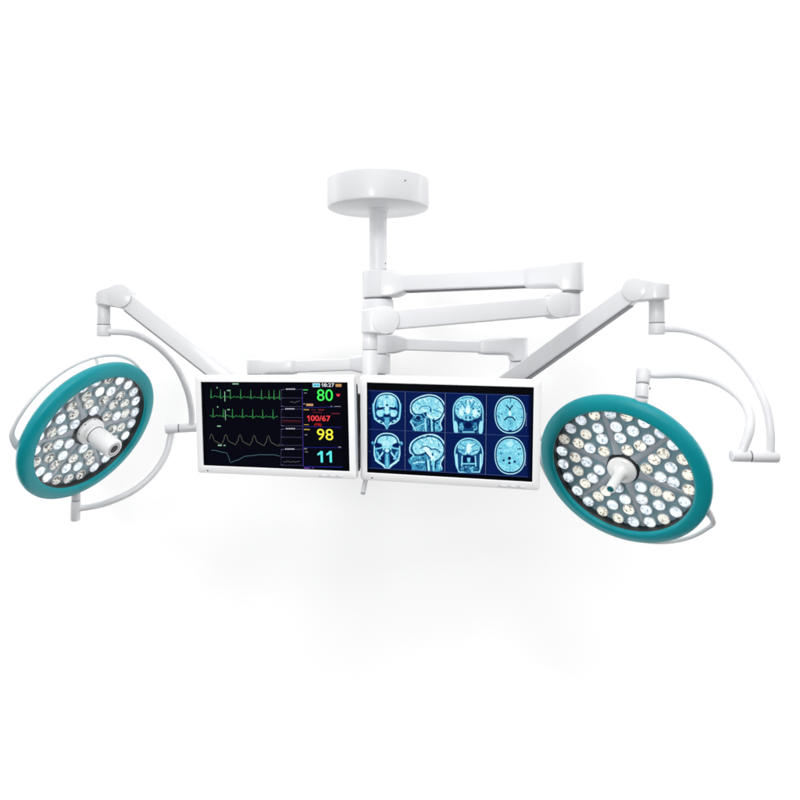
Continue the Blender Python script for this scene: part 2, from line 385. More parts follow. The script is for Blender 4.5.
for k in range(3):
    bm = bmesh.new(); p = pol(.0552, 95+k*45, -.004); cyl(bm, p, p+pol(.002, 95+k*45, 0), .003, seg=12, bev=.0005); LL('screw_head', bm, SEAM)
# suspension yoke
def wl(name, bm, m, t, sm=50): return obj(name, bm, m, t, True, sm)
WL = lambda lp: ML_ @ lp
a0 = WL(pol(.286, -76, -.030)); a2 = P(75.0, 519.5, WL(pol(.41, -76, -.03)).y); aj = lambda f: a0+(a2-a0)*f; a1 = aj(.42)
bm = bmesh.new(); cyl(bm, a0, a1, .0185, .0195, bev=.002); wl('pivot_neck', bm, WHITE, tL)
bm = bmesh.new(); cyl(bm, aj(.415), aj(.445), .018, bev=.0005); wl('pivot_gap', bm, SEAM, tL)
bm = bmesh.new(); cyl(bm, aj(.44), a2, .0205, .0212, bev=.005); wl('pivot_housing', bm, WHITE, tL)
c0 = aj(.70)
YJ = 2.98
bm = bmesh.new(); tube(bm, [(c0, .0135), (P(92, 506.5, c0.y), .0135), (P(109, 502, 2.90), .0135), (P(133, 491, 2.91), .0135), (P(152.5, 474.7, 2.94), .0132), (P(165.5, 455, 2.965), .013), (P(170.5, 437, 2.98), .013), (P(171, 430, 2.98), .0128)])
wl('lower_yoke_arm', bm, WHITE, tL)
bm = bmesh.new(); cyl(bm, P(165.5, 429.3, YJ-.01), P(178.6, 428.3, YJ), .0195, bev=.004); wl('yoke_joint', bm, WHITE, tL)
bm = bmesh.new(); cyl(bm, P(178, 428.3, YJ), P(179.6, 428.2, YJ), .0180, bev=.0004); wl('joint_gap', bm, SEAM, tL)
bm = bmesh.new(); cyl(bm, P(179.2, 428.2, YJ), P(197.5, 427.2, YJ+.01), .0195, bev=.004); wl('yoke_joint', bm, WHITE, tL)
sx = LP2+Vector((P(103.6, 0, LP2.y).x-LP2.x, 0, 0))
sp = lambda v: Vector((sx.x, sx.y, P(0, v, sx.y).z))
bm = bmesh.new(); tube(bm, [(sp(331.5), .0125), (P(112, 331.7, 2.66), .0125), (P(130, 333, 2.70), .0125), (P(146, 339, 2.76), .0125), (P(162.5, 350.8, 2.82), .0126), (P(177, 368, 2.88), .0127), (P(187, 390, 2.93), .0128), (P(191.3, 410, 2.97), .0128), (P(192, 427, 2.985), .0128)])
wl('upper_yoke_arm', bm, WHITE, tL)
bm = bmesh.new(); cyl(bm, sp(303), sp(324.2), .0242, bev=.001); wl('yoke_spindle', bm, WHITE, tL)
bm = bmesh.new(); cyl(bm, sp(324), sp(325), .0240, bev=.0003); wl('joint_gap', bm, SEAM, tL)
bm = bmesh.new(); cyl(bm, sp(324.8), sp(336.4), .0262, bev=.004); wl('yoke_collar', bm, WHITE, tL)

# right lamp ----------------------------------------------------------
cR, nR = (.7945, 2.5188, CZ-.4388), (-.5583, -.708, -.4324)
tR, MR_, LR = light_head('teal rimmed surgical light with a slim white stick handle, beside the brain scan monitor', cR, nR, 39, 246, 8, .0615, .352, 'warm')
bm = bmesh.new(); lathe(bm, [(.012, -.017), (.052, -.017), (.0535, -.012), (.0525, -.006), (.047, -.001), (.036, .003), (.025, .008), (.0200, .016), (.0182, .040), (.0180, .096), (.0176, .104), (.0160, .1085), (.0118, .1090), (.0113, .106), (.003, .106)], 64)
h = LR('stick_handle', bm, BRIGHT, sm=50)
bm = bmesh.new(); lathe(bm, [(.0113, .1055), (.0113, .1088), (.008, .1096), (.001, .1098)], 32); LR('light_guide', bm, TEALCAP, h)
for k in range(5):
    a = 55+k*5.5; bm = bmesh.new(); p = pol(.045, a, .0008)
    cyl(bm, p-pol(.0022, a, 0), p+pol(.0022, a, -.0012), .0006, seg=6, bev=.0001); LR('scale_mark', bm, BTN, h)
tR_top = P(643.8, 369.5, 2.40)
b0 = MR_ @ pol(.285, 69.5, -.030); b1 = MR_ @ pol(.318, 69.5, -.030)
dirj = (tR_top-b1)
bm = bmesh.new(); cyl(bm, b0, b1, .024, .0225, bev=.002); wl('pivot_neck', bm, WHITE, tR)
q = lambda f: b1+dirj*f
bm = bmesh.new(); cyl(bm, q(-.05), q(.42), .0218, .0232, bev=.002); wl('pivot_sleeve', bm, WHITE, tR)
bm = bmesh.new(); cyl(bm, q(.415), q(.45), .0222, bev=.0004); wl('pivot_gap', bm, SEAM, tR)
bm = bmesh.new(); cyl(bm, q(.445), q(1.03), .0235, .0240, bev=.009); wl('pivot_housing', bm, WHITE, tR)
xs = basis(dirj)[0]; pk = q(.30)+Vector((.0215, -.004, 0))
bm = bmesh.new(); cyl(bm, pk, pk+Vector((.004, -.001, 0)), .004, seg=16, bev=.001); wl('lock_screw', bm, DARK, tR)
YR = 2.10
bm = bmesh.new(); tube(bm, [(q(.86), .0125), (P(656, 375, 2.385), .0125), (P(682, 374.6, 2.34), .0130), (P(710, 379.2, 2.28), .0138), (P(729, 388, 2.22), .0142), (P(743.5, 401, 2.16), .0145), (P(750, 415, 2.12), .0145), (P(749.5, 431, 2.10), .0142), (P(743.5, 448, 2.10), .0135), (P(741, 455, 2.10), .0130)])
wl('lower_yoke_arm', bm, WHITE, tR)
bm = bmesh.new(); cyl(bm, P(731, 455.6, YR), P(749.7, 456.2, YR), .0180, bev=.004); wl('yoke_joint', bm, WHITE, tR)
bm = bmesh.new(); cyl(bm, P(749.4, 456.2, YR), P(750.6, 456.2, YR), .0170, bev=.0004); wl('joint_gap', bm, SEAM, tR)
bm = bmesh.new(); cyl(bm, P(750.3, 456.2, YR), P(778, 456.9, YR), .0185, bev=.004); wl('yoke_joint', bm, WHITE, tR)
sx2 = RP2+Vector((P(657, 0, RP2.y).x-RP2.x, 0, 0))
sq = lambda v: Vector((sx2.x, sx2.y, P(0, v, sx2.y).z))
bm = bmesh.new(); tube(bm, [(sq(328.5), .0118), (P(666, 328.8, 2.41), .0118), (P(686, 330, 2.36), .0118), (P(710, 338, 2.30), .0119), (P(732, 353.5, 2.23), .0120), (P(751, 375.8, 2.17), .0121), (P(765, 403, 2.12), .0122), (P(770.5, 430.5, 2.10), .0122), (P(770.6, 455, 2.10), .0122)])
wl('upper_yoke_arm', bm, WHITE, tR)
bm = bmesh.new(); cyl(bm, sq(298), sq(322.5), .0270, bev=.001); wl('yoke_spindle', bm, WHITE, tR)
bm = bmesh.new(); cyl(bm, sq(322.3), sq(323.3), .0266, bev=.0003); wl('joint_gap', bm, SEAM, tR)
bm = bmesh.new(); cyl(bm, sq(323.1), sq(334.6), .0282, bev=.004); wl('yoke_collar', bm, WHITE, tR)

# ------------------------------------------------------------------ monitors
def euler_m(c, y, p, r):
    M = Matrix.Rotation(R_(y), 4, 'Z') @ Matrix.Rotation(R_(p), 4, 'X') @ Matrix.Rotation(R_(r), 4, 'Y'); M.translation = c; return M
SL, ST, SB = .0212, .0222, .0240            # bezel side, top, bottom
def monitor(label, c, ypr, H, Wd=.55):
    M = euler_m(Vector(c), *ypr)
    t = empty('monitor', None, label, 'monitor', 'flat screen monitors on the pole', M)
    L = lambda name, bm, m, par=t: obj(name, bm, m, par, world=False)
    iw, ih = Wd-2*SL, H-ST-SB; oz = (SB-ST)/2
    def lp(w, h, r, y, dz=0): return [Vector((a, y, b+dz)) for a, b in rrect(w, h, r, 4)]
    bm = bmesh.new()
    rings(bm, [lp(iw, ih, .001, .0055, oz), lp(iw, ih, .001, .0012, oz), lp(iw+.003, ih+.003, .002, 0, oz), lp(Wd-.004, H-.004, .007, 0), lp(Wd-.001, H-.001, .0085, .001), lp(Wd, H, .009, .003),
               lp(Wd, H, .009, .020), lp(Wd-.002, H-.002, .008, .023), lp(Wd-.03, H-.03, .006, .024)], cap=False)
    bm.faces.new([bm.verts.new(p) for p in lp(Wd-.03, H-.03, .006, .024)]); bmesh.ops.remove_doubles(bm, verts=bm.verts, dist=1e-6)
    L('front_shell', bm, SHELL)
    bm = bmesh.new(); rings(bm, [lp(Wd-.012, H-.078, .008, .022, .01), lp(Wd-.012, H-.078, .008, .050, .01), lp(Wd-.05, H-.12, .01, .060, .01)]); L('rear_housing', bm, CHAR)
    bm = bmesh.new(); rings(bm, [lp(iw+.002, ih+.002, .001, .0075, oz), lp(iw+.002, ih+.002, .001, .0048, oz)]); scr = L('screen', bm, GLASSBLK)
    bm = bmesh.new(); cyl(bm, (-Wd/2+.038, .0005, -H/2+.0085), (-Wd/2+.038, -.0008, -H/2+.0085), .0024, seg=16, bev=.0003); L('power_light', bm, DARK)
    x0, x1 = Wd/2-.125, Wd/2-.042; z = -H/2+.0075
    bm = bmesh.new(); rings(bm, [lp2 for lp2 in ([Vector((x0, y, z-.0024)), Vector((x1, y, z-.0024)), Vector((x1, y, z-.0008)), Vector((x0, y, z-.0008))] for y in (.0008, -.0012))]); st = L('button_strip', bm, BTN)
    for k in range(6):
        xx = x0+.004+k*(x1-x0-.012)/5
        bm = bmesh.new(); rings(bm, [[Vector((xx, y, z+.0003)), Vector((xx+.0055, y, z+.0003)), Vector((xx+.0055, y, z+.003)), Vector((xx, y, z+.003))] for y in (.0008, -.0009)]); L('button', bm, SHELL if k % 2 else BTN, st)
    def S2(u, v, d=.0): return Vector((-iw/2+u*iw, .0044-d, oz+ih/2-v*ih))
    return t, scr, S2, M, L
mL, scL, SLf, MmL, LmL = monitor('white framed monitor showing heart traces and the numbers 80, 98 and 11', (-.4011, 2.2064, CZ-.2387), (-16.1, 2.34, -.56), .3191)
mR, scR, SRf, MmR, LmR = monitor('white framed monitor showing eight blue brain scans', (.1446, 2.1195, CZ-.2474), (-12.67, 4.37, 1.05), .3294)

HL = np.array([[0.007337854, -0.00032515, -1.340395773], [-0.000106364, 0.011904638, -4.52753177], [0.000407837, -0.00019173, 1.0]])
HR = np.array([[0.006645308, 0, -2.437166849], [-0.000309492, 0.011468395, -4.278889298], [0.00037141, -0.000232367, 1.0]])
def toL(x, y, org=(190, 370), k=7.27):
    q = HL @ np.array([org[0]+x/k, org[1]+y/k, 1.]); return q[0]/q[2], q[1]/q[2]
B_ = ((270, 375), 8.889); C_ = ((270, 425), 8.889)
GL = {}
def gl(rgb, s=1.0):
    k = (rgb, s)
    if k not in GL: GL[k] = glow('lit_%d_%d_%d' % rgb, lin(*rgb), s)
    return GL[k]

def ribbon(name, pts, w, m, par, S2, d=.0006, more=()):
    """flat lit line on the screen through uv points; extra polylines share the mesh"""
    bm = bmesh.new()
    for pl in (pts,)+tuple(more):
        p = [S2(u, v, d) for u, v in pl]
        vv = []
        for i, q in enumerate(p):
            t = (p[min(i+1, len(p)-1)]-p[max(i-1, 0)]); t.y = 0; t.normalize(); n = Vector((-t.z, 0, t.x))*w/2
            vv.append((bm.verts.new(q+n), bm.verts.new(q-n)))
        for a, b in zip(vv, vv[1:]): bm.faces.new((a[0], b[0], b[1], a[1]))
    me = bpy.data.meshes.new(name); bm.to_mesh(me); bm.free(); return link(name, me, m, par, False)

def quads(name, rects, m, par, S2, d=.0006):
    bm = bmesh.new()
    for u0, v0, u1, v1 in rects: bm.faces.new([bm.verts.new(S2(u, v, d)) for u, v in ((u0, v0), (u0, v1), (u1, v1), (u1, v0))])
    me = bpy.data.meshes.new(name); bm.to_mesh(me); bm.free(); return link(name, me, m, par, False)

def text(name, s, box, m, par, S2, bold=0.0, d=.0008):
    cu = bpy.data.curves.new(name, 'FONT'); cu.body = s; cu.offset = bold; cu.resolution_u = 4
    o = bpy.data.objects.new('tmp', cu); COL.objects.link(o)
    dg = bpy.context.evaluated_depsgraph_get(); me = bpy.data.meshes.new_from_object(o.evaluated_get(dg))
    bpy.data.objects.remove(o); me.name = name; me.materials.clear()
    n = len(me.vertices); co = np.empty(n*3, np.float32); me.vertices.foreach_get('co', co); co = co.reshape(-1, 3)
    lo, hi = co.min(0), co.max(0); u0, v0, u1, v1 = box
    uu = u0+(co[:, 0]-lo[0])/(hi[0]-lo[0])*(u1-u0); vv = v1-(co[:, 1]-lo[1])/(hi[1]-lo[1])*(v1-v0)
    for i, v in enumerate(me.vertices): v.co = S2(float(uu[i]), float(vv[i]), d)
    return link(name, me, m, par, False)

def ones(name, boxes, m, par, S2, d=.0008):
    for u0, v0, u1, v1 in boxes:
        g = [(0, .60), (0, .76), (.30, .85), (.58, 1), (1, 1), (1, 0), (.58, 0), (.58, .74), (.32, .65)]
        bm = bmesh.new(); bm.faces.new([bm.verts.new(S2(u0+a*(u1-u0), v1-b*(v1-v0), d)) for a, b in g]); bmesh.ops.triangulate(bm, faces=bm.faces)
        me = bpy.data.meshes.new(name); bm.to_mesh(me); bm.free(); link(name, me, m, par, False)
# --- vital signs screen
GRN = gl((72, 176, 92)); LGR = gl((150, 200, 165)); OLV = gl((124, 128, 108)); CYA = gl((92, 132, 144)); VIO = gl((88, 84, 126)); VIB = gl((62, 52, 132)); WHT = gl((205, 208, 220))
quads('screen_field', [(.028, .02, .955, .985)], gl((9, 10, 20)), scL, SLf, .0002)
def ecg(y0, x0, x1, beats, hgt, wob):
    pts = []; x = x0
    for b in beats:
        for dx, dy in ((-26, 2), (-20, -5), (-15, 1), (-5, 3), (-2, 6), (1, -hgt), (4, 14), (9, 5), (20, 2), (28, -7), (36, 0)):
            if x0-2 <= b+dx <= x1: pts.append((b+dx, dy))
    pts = sorted(set(pts)); out = []
    for x, dy in pts: out.append(toL(x, y0+(x-x0)*.022+dy+rng.uniform(-wob, wob)))
    return out
ribbon('heart_trace', ecg(196, 132, 650, (142, 210, 281, 356, 429, 506, 560, 596, 636), 56, 2), 0.00115, GRN, scL, SLf)
ribbon('heart_trace', ecg(336, 138, 650, (158, 232, 298, 371, 444, 516, 590), 54, 2), 0.00115, GRN, scL, SLf)
quads('trace_marker', [(*toL(239, 160), *toL(247, 232)), (*toL(245, 295), *toL(252, 368)), (*toL(296, 100), *toL(342, 108)), (*toL(190, 408), *toL(217, 416)),
                       (*toL(197, 546), *toL(225, 556)), (*toL(238, 548), *toL(252, 556)), (*toL(182, 126), *toL(190, 136)), (*toL(188, 267), *toL(196, 277)), (*toL(258, 148), *toL(282, 156)), (*toL(262, 288), *toL(280, 296))], LGR, scL, SLf, .0005)
pl = []
for k in range(5):
    x = 138+k*102; y = 500+k*3.5
    for dx, dy in ((0, 6), (6, -24), (14, -32), (22, -16), (32, 16), (50, 26), (68, 36), (84, 44), (94, 26)): pl.append(toL(x+dx, y+dy))
pl += [toL(642, 558)]
ribbon('pulse_trace', pl, .00095, OLV, scL, SLf)
ribbon('breath_trace', [toL(*p) for p in ((152, 586), (185, 588), (205, 595), (235, 602), (262, 606), (274, 632), (284, 664), (294, 676), (315, 664), (345, 656), (392, 630), (440, 626), (500, 619), (560, 620), (600, 620), (640, 630))], .00115, CYA, scL, SLf)
def tb(y0, y1, i):
    x0, x1 = 84, 268
    c = lambda x, y: toL(x, y, *B_)
    fr = ribbon('trend_box', [c(x0, y0), c(x0, y1), c(x1, y1)], .0009, VIO, scL, SLf, .0005, more=([c(x0, y0), c(x1, y0)], [c(x0-2, (y0+y1)/2-2), c(x1, (y0+y1)/2+2)]))
    quads('box_title', [(*c(x0+42+k*14+(i % 2)*-6, y0-8), *c(x0+51+k*14+(i % 2)*-6, y0+3)) for k in range(6)], WHT, fr, SLf, .0008)
    quads('axis_tick', [(*c(x0-2, y), *c(x0+22, y+5)) for y in (y0, (y0+y1)/2-4, y1-6)], VIO, fr, SLf, .0008)
    return c, fr
for i, (a, b) in enumerate(((134, 288), (310, 460), (486, 632), (666, 806))):
    c, fr = tb(a, b, i)
    if i in (0, 3):
        yy = a+(112 if i == 0 else 110); xx0 = 160 if i == 0 else 104
        ribbon('trend_line', [c(x, yy+rng.uniform(-9, 9)) for x in range(xx0, 256, 8)], .0009, gl((120, 120, 130)), fr, SLf, .0009)
    if i == 1: quads('trend_line', [(*c(90, a+98), *c(258, a+110)), (*c(90, a+116), *c(258, a+122))], gl((92, 34, 46)), fr, SLf, .0007)
cB = lambda x, y: toL(x, y, *B_); cC = lambda x, y: toL(x, y, *C_)
ribbon('panel_divider', [cB(268, 130), cC(278, 375)], .0022, VIB, scL, SLf, .0005)
ribbon('panel_divider', [cB(270, 300), cB(608, 290)], .0013, gl((52, 48, 140)), scL, SLf, .0005)
ribbon('panel_divider', [cB(274, 466), cB(610, 474)], .0014, gl((40, 40, 150)), scL, SLf, .0005)
ribbon('panel_divider', [cC(280, 206), cC(612, 208)], .0014, gl((40, 40, 150)), scL, SLf, .0005)
ribbon('panel_divider', [cC(282, 374), cC(618, 378)], .0020, gl((42, 40, 150)), scL, SLf, .0005)
text('heart_rate_readout', '80', (*cB(396, 134), *cB(538, 240)), gl((70, 255, 95)), scL, SLf, .002)
text('pressure_readout', '00/67', (*cB(342, 366), *cB(516, 420)), gl((255, 72, 78)), scL, SLf, .012); ones('pressure_digit', [(*cB(310, 366), *cB(332, 419))], gl((255, 72, 78)), scL, SLf)
text('pressure_readout', '(78)', (*cB(374, 436), *cB(438, 466)), gl((225, 40, 45)), scL, SLf, .004)
text('oxygen_readout', '98', (*cC(396, 40), *cC(540, 144)), gl((255, 250, 70)), scL, SLf, .002)
ones('breathing_digit', [(*cC(400, 236), *cC(450, 338)), (*cC(478, 236), *cC(528, 338))], gl((95, 240, 240)), scL, SLf)
text('clock_readout', '8:27', (*cB(457, 81), *cB(550, 114)), gl((235, 240, 245)), scL, SLf, .010); ones('clock_digit', [(*cB(436, 81), *cB(450, 114))], gl((235, 240, 245)), scL, SLf)
quads('status_icon', [(*cB(358, 80), *cB(424, 116))], gl((165, 225, 240)), scL, SLf, .0006)
quads('status_icon', [(*cB(368, 92), *cB(392, 106)), (*cB(396, 92), *cB(416, 106))], gl((20, 170, 200)), scL, SLf, .0009)
quads('status_icon', [(*cB(560, 88), *cB(612, 114))], gl((196, 148, 92)), scL, SLf, .0006)
quads('alarm_badge', [(*cB(303, 262), *cB(364, 284))], gl((196, 150, 110)), scL, SLf, .0006)
quads('small_caption', [(*cB(276, 134), *cB(318, 144))], gl((70, 190, 80)), scL, SLf, .0006)
quads('small_caption', [(*cB(284, 164), *cB(308, 171)), (*cB(276, 260), *cB(296, 268)), (*cB(516, 284), *cB(530, 292)), (*cB(550, 285), *cB(604, 292)), (*cC(290, 90), *cC(314, 98)), (*cC(584, 198), *cC(606, 209)), (*cC(284, 212), *cC(310, 222)), (*cC(292, 241), *cC(318, 248))], gl((138, 134, 140)), scL, SLf, .0006)
quads('small_caption', [(*cB(280, 312), *cB(328, 320)), (*cB(284, 446), *cB(326, 452)), (*cC(284, 42), *cC(334, 52))], gl((205, 170, 80)), scL, SLf, .0006)
quads('small_caption', [(*cB(346, 314), *cB(384, 321)), (*cB(408, 312), *cB(460, 324)), (*cB(524, 346), *cB(596, 356)), (*cB(358, 338), *cB(440, 344))], gl((118, 38, 48)), scL, SLf, .0006)
quads('small_caption', [(*cC(286, 382), *cC(336, 391)), (*cC(352, 382), *cC(370, 388))], gl((130, 70, 170)), scL, SLf, .0006)
bm = bmesh.new(); hc = [(0, .9), (-.5, .35), (-1, -.2), (-.85, -.75), (-.4, -.85), (0, -.5), (.4, -.85), (.85, -.75), (1, -.2), (.5, .35)]
bm.faces.new([bm.verts.new(SLf(*cB(583+a*17, 189+b*16), .0008)) for a, b in hc]); me = bpy.data.meshes.new('heart_icon'); bm.to_mesh(me); bm.free(); link('heart_icon', me, gl((240, 62, 82)), scL, False)

# --- brain scan screen: every tile is drawn as a fine lit grid
SCANM = bpy.data.materials.new('lit_scan'); SCANM.use_nodes = True; nt = SCANM.node_tree; nt.nodes.clear()
o_ = nt.nodes.new('ShaderNodeOutputMaterial'); e_ = nt.nodes.new('ShaderNodeEmission'); v_ = nt.nodes.new('ShaderNodeVertexColor'); v_.layer_name = 'scan'
nt.links.new(v_.outputs[0], e_.inputs[0]); nt.links.new(e_.outputs[0], o_.inputs[0])
PAL_X = [0, .15, .35, .55, .75, .88, 1]
PAL = np.array([lin(3, 10, 45)[:3], lin(12, 32, 92)[:3], lin(30, 98, 150)[:3], lin(78, 176, 214)[:3], lin(140, 226, 242)[:3], lin(190, 243, 250)[:3], lin(244, 255, 255)[:3]])
def sm(x): return np.clip(x, 0, 1)
class Art:
    def __init__(s, X, Y, k=1.0): s.X, s.Y, s.k = X, Y, k; s.V = np.full(X.shape, .12)
    def noise(s, sc, seed):
        r = np.random.default_rng(seed); g = r.random((64, 64)); x = s.X/sc % 62; y = s.Y/sc % 62
        i = x.astype(int); j = y.astype(int); a = x-i; b = y-j; a = a*a*(3-2*a); b = b*b*(3-2*b)
        return (g[j, i]*(1-a)+g[j, i+1]*a)*(1-b)+(g[j+1, i]*(1-a)+g[j+1, i+1]*a)*b
    def ell(s, cx, cy, rx, ry, rot=0, sup=2.0):
        c, q = math.cos(R_(rot)), math.sin(R_(rot)); x = (s.X-cx)*c+(s.Y-cy)*q; y = -(s.X-cx)*q+(s.Y-cy)*c
        d = (np.abs(x/rx)**sup+np.abs(y/ry)**sup)**(1/sup); return (1-d)*min(rx, ry)
    def m(s, d, soft=9): return sm(d/(soft*s.k)+.5)
    def put(s, mask, v): s.V = s.V*(1-mask)+v*mask
    def poly(s, pts):
        ins = np.zeros(s.X.shape, bool); D = np.full(s.X.shape, 1e9); n = len(pts)
        for i in range(n):
            (x0, y0), (x1, y1) = pts[i], pts[(i+1) % n]
            cr = ((y0 > s.Y) != (y1 > s.Y)) & (s.X < (x1-x0)*(s.Y-y0)/((y1-y0) or 1e-9)+x0); ins ^= cr
            D = np.minimum(D, s.seg(x0, y0, x1, y1))
        return np.where(ins, D, -D)
    def seg(s, x0, y0, x1, y1):
        dx, dy = x1-x0, y1-y0; t = sm(((s.X-x0)*dx+(s.Y-y0)*dy)/(dx*dx+dy*dy+1e-9)); return np.hypot(s.X-x0-t*dx, s.Y-y0-t*dy)
    def line(s, pts, w, v, soft=7, op=1):
        D = np.full(s.X.shape, 1e9)
        for a, b in zip(pts, pts[1:]): D = np.minimum(D, s.seg(*a, *b))
        s.put(s.m(w/2-D, soft)*op, v)
def smooth_pts(pts, n=6):
    q = spline([(Vector((a, b, 0)), 0) for a, b in pts+[pts[0]]], n); return [(p.x, p.y) for p, _ in q[:-1]]
def tex(a, base, amp, sc, seed):
    n1, n2 = a.noise(sc*1.3, seed), a.noise(sc*.6, seed+50)
    fold = np.exp(-((n1-.5)/.055)**2)                       # winding dark folds
    return base+.03+amp*.5*(a.noise(sc*3.1, seed+9)-.5)+amp*((n1-.5)*.5+(n2-.5)*.45)-amp*1.15*fold
def scan_a(a, low):
    dy = 0 if not low else 0
    if not low:
        out = [(378, 92), (470, 104), (560, 160), (610, 250), (626, 350), (622, 470), (600, 570), (520, 640), (430, 668), (378, 745), (330, 668), (235, 625), (165, 560), (145, 450), (140, 340), (160, 240), (215, 150), (295, 104)]
    else:
        out = [(375, 58), (470, 72), (560, 130), (600, 220), (612, 340), (608, 470), (560, 575), (480, 632), (415, 690), (345, 690), (290, 630), (200, 575), (152, 470), (146, 350), (160, 220), (205, 125), (290, 70)]
    out = smooth_pts(out, 5); d = a.poly(out); a.put(a.m(d), .93); a.put(a.m(d-19), .18)
    if not low:
        a.put(a.m(a.ell(380, 262, 172, 128, 0, 2.3)-4*0, 12), tex(a, .80, .2, 30, 1))
        a.put(a.m(a.ell(380, 175, 26, 20)), .5); a.put(a.m(a.ell(382, 316, 22, 20)), .15)
        for sgn in (-1, 1):
            cx = 380+sgn*112; a.put(a.m(a.ell(cx, 452, 74, 70, sgn*12), 12), tex(a, .80, .22, 26, 3)); a.put(a.m(a.ell(cx-sgn*4, 376, 76, 22, sgn*14)), .13)
            a.put(a.m(a.ell(cx+sgn*55, 300, 18, 70, -sgn*12), 18), .6)
            a.line([(380+sgn*240, 300), (380+sgn*236, 420), (380+sgn*212, 560)], 30, .75, 14)
            a.line([(380+sgn*190, 560), (380+sgn*60, 640)], 34, .85, 12); a.put(a.m(a.ell(380+sgn*100, 620, 22, 15)), .12); a.put(a.m(a.ell(380+sgn*160, 570, 20, 14, 30)), .18)
            a.line([(380+sgn*52, 470), (380+sgn*66, 560)], 20, .28, 12)
        a.put(a.m(a.ell(380, 425, 42, 60), 14), .86); a.put(a.m(a.ell(380, 500, 46, 20)), .12)
        a.put(a.m(a.poly([(330, 530), (430, 530), (412, 690), (380, 742), (348, 690)])), tex(a, .58, .25, 14, 5))
    else:
        a.put(a.m(a.ell(382, 225, 170, 112, 0, 2.4), 12), tex(a, .80, .18, 28, 11)); a.line([(380, 110), (380, 175)], 16, .45, 12)
        a.put(a.m(a.ell(225, 280, 72, 40, 12), 14), .14); a.put(a.m(a.ell(540, 280, 72, 40, -12), 14), .14)
        for sgn in (-1, 1):
            X = lambda q: 380+sgn*q
            a.line([(X(40), 300), (X(120), 330), (X(220), 345)], 26, .72, 14); a.line([(X(60), 340), (X(80), 420), (X(150), 510)], 26, .88, 12)
            a.put(a.m(a.poly([(X(60), 490), (X(105), 480), (X(130), 560), (X(70), 610)])), .07); a.line([(X(170), 400), (X(150), 470), (X(120), 520)], 30, .7, 16)
            a.line([(X(190), 360), (X(200), 480), (X(140), 580)], 22, .6, 14); a.line([(X(55), 640), (X(200), 540)], 30, .9, 12); a.put(a.m(a.ell(X(150), 380, 34, 16, 0)), .2)
            a.put(a.m(a.ell(X(250), 245, 26, 34), 14), tex(a, .6, .4, 20, 13)); a.put(a.m(a.ell(X(60), 380, 24, 20)), .3)
        a.put(a.m(a.ell(380, 372, 38, 34), 12), .9); a.put(a.m(a.poly([(345, 420), (415, 420), (420, 650), (380, 690), (340, 650)])), tex(a, .55, .25, 14, 15)); a.line([(380, 450), (380, 650)], 14, .8, 10)
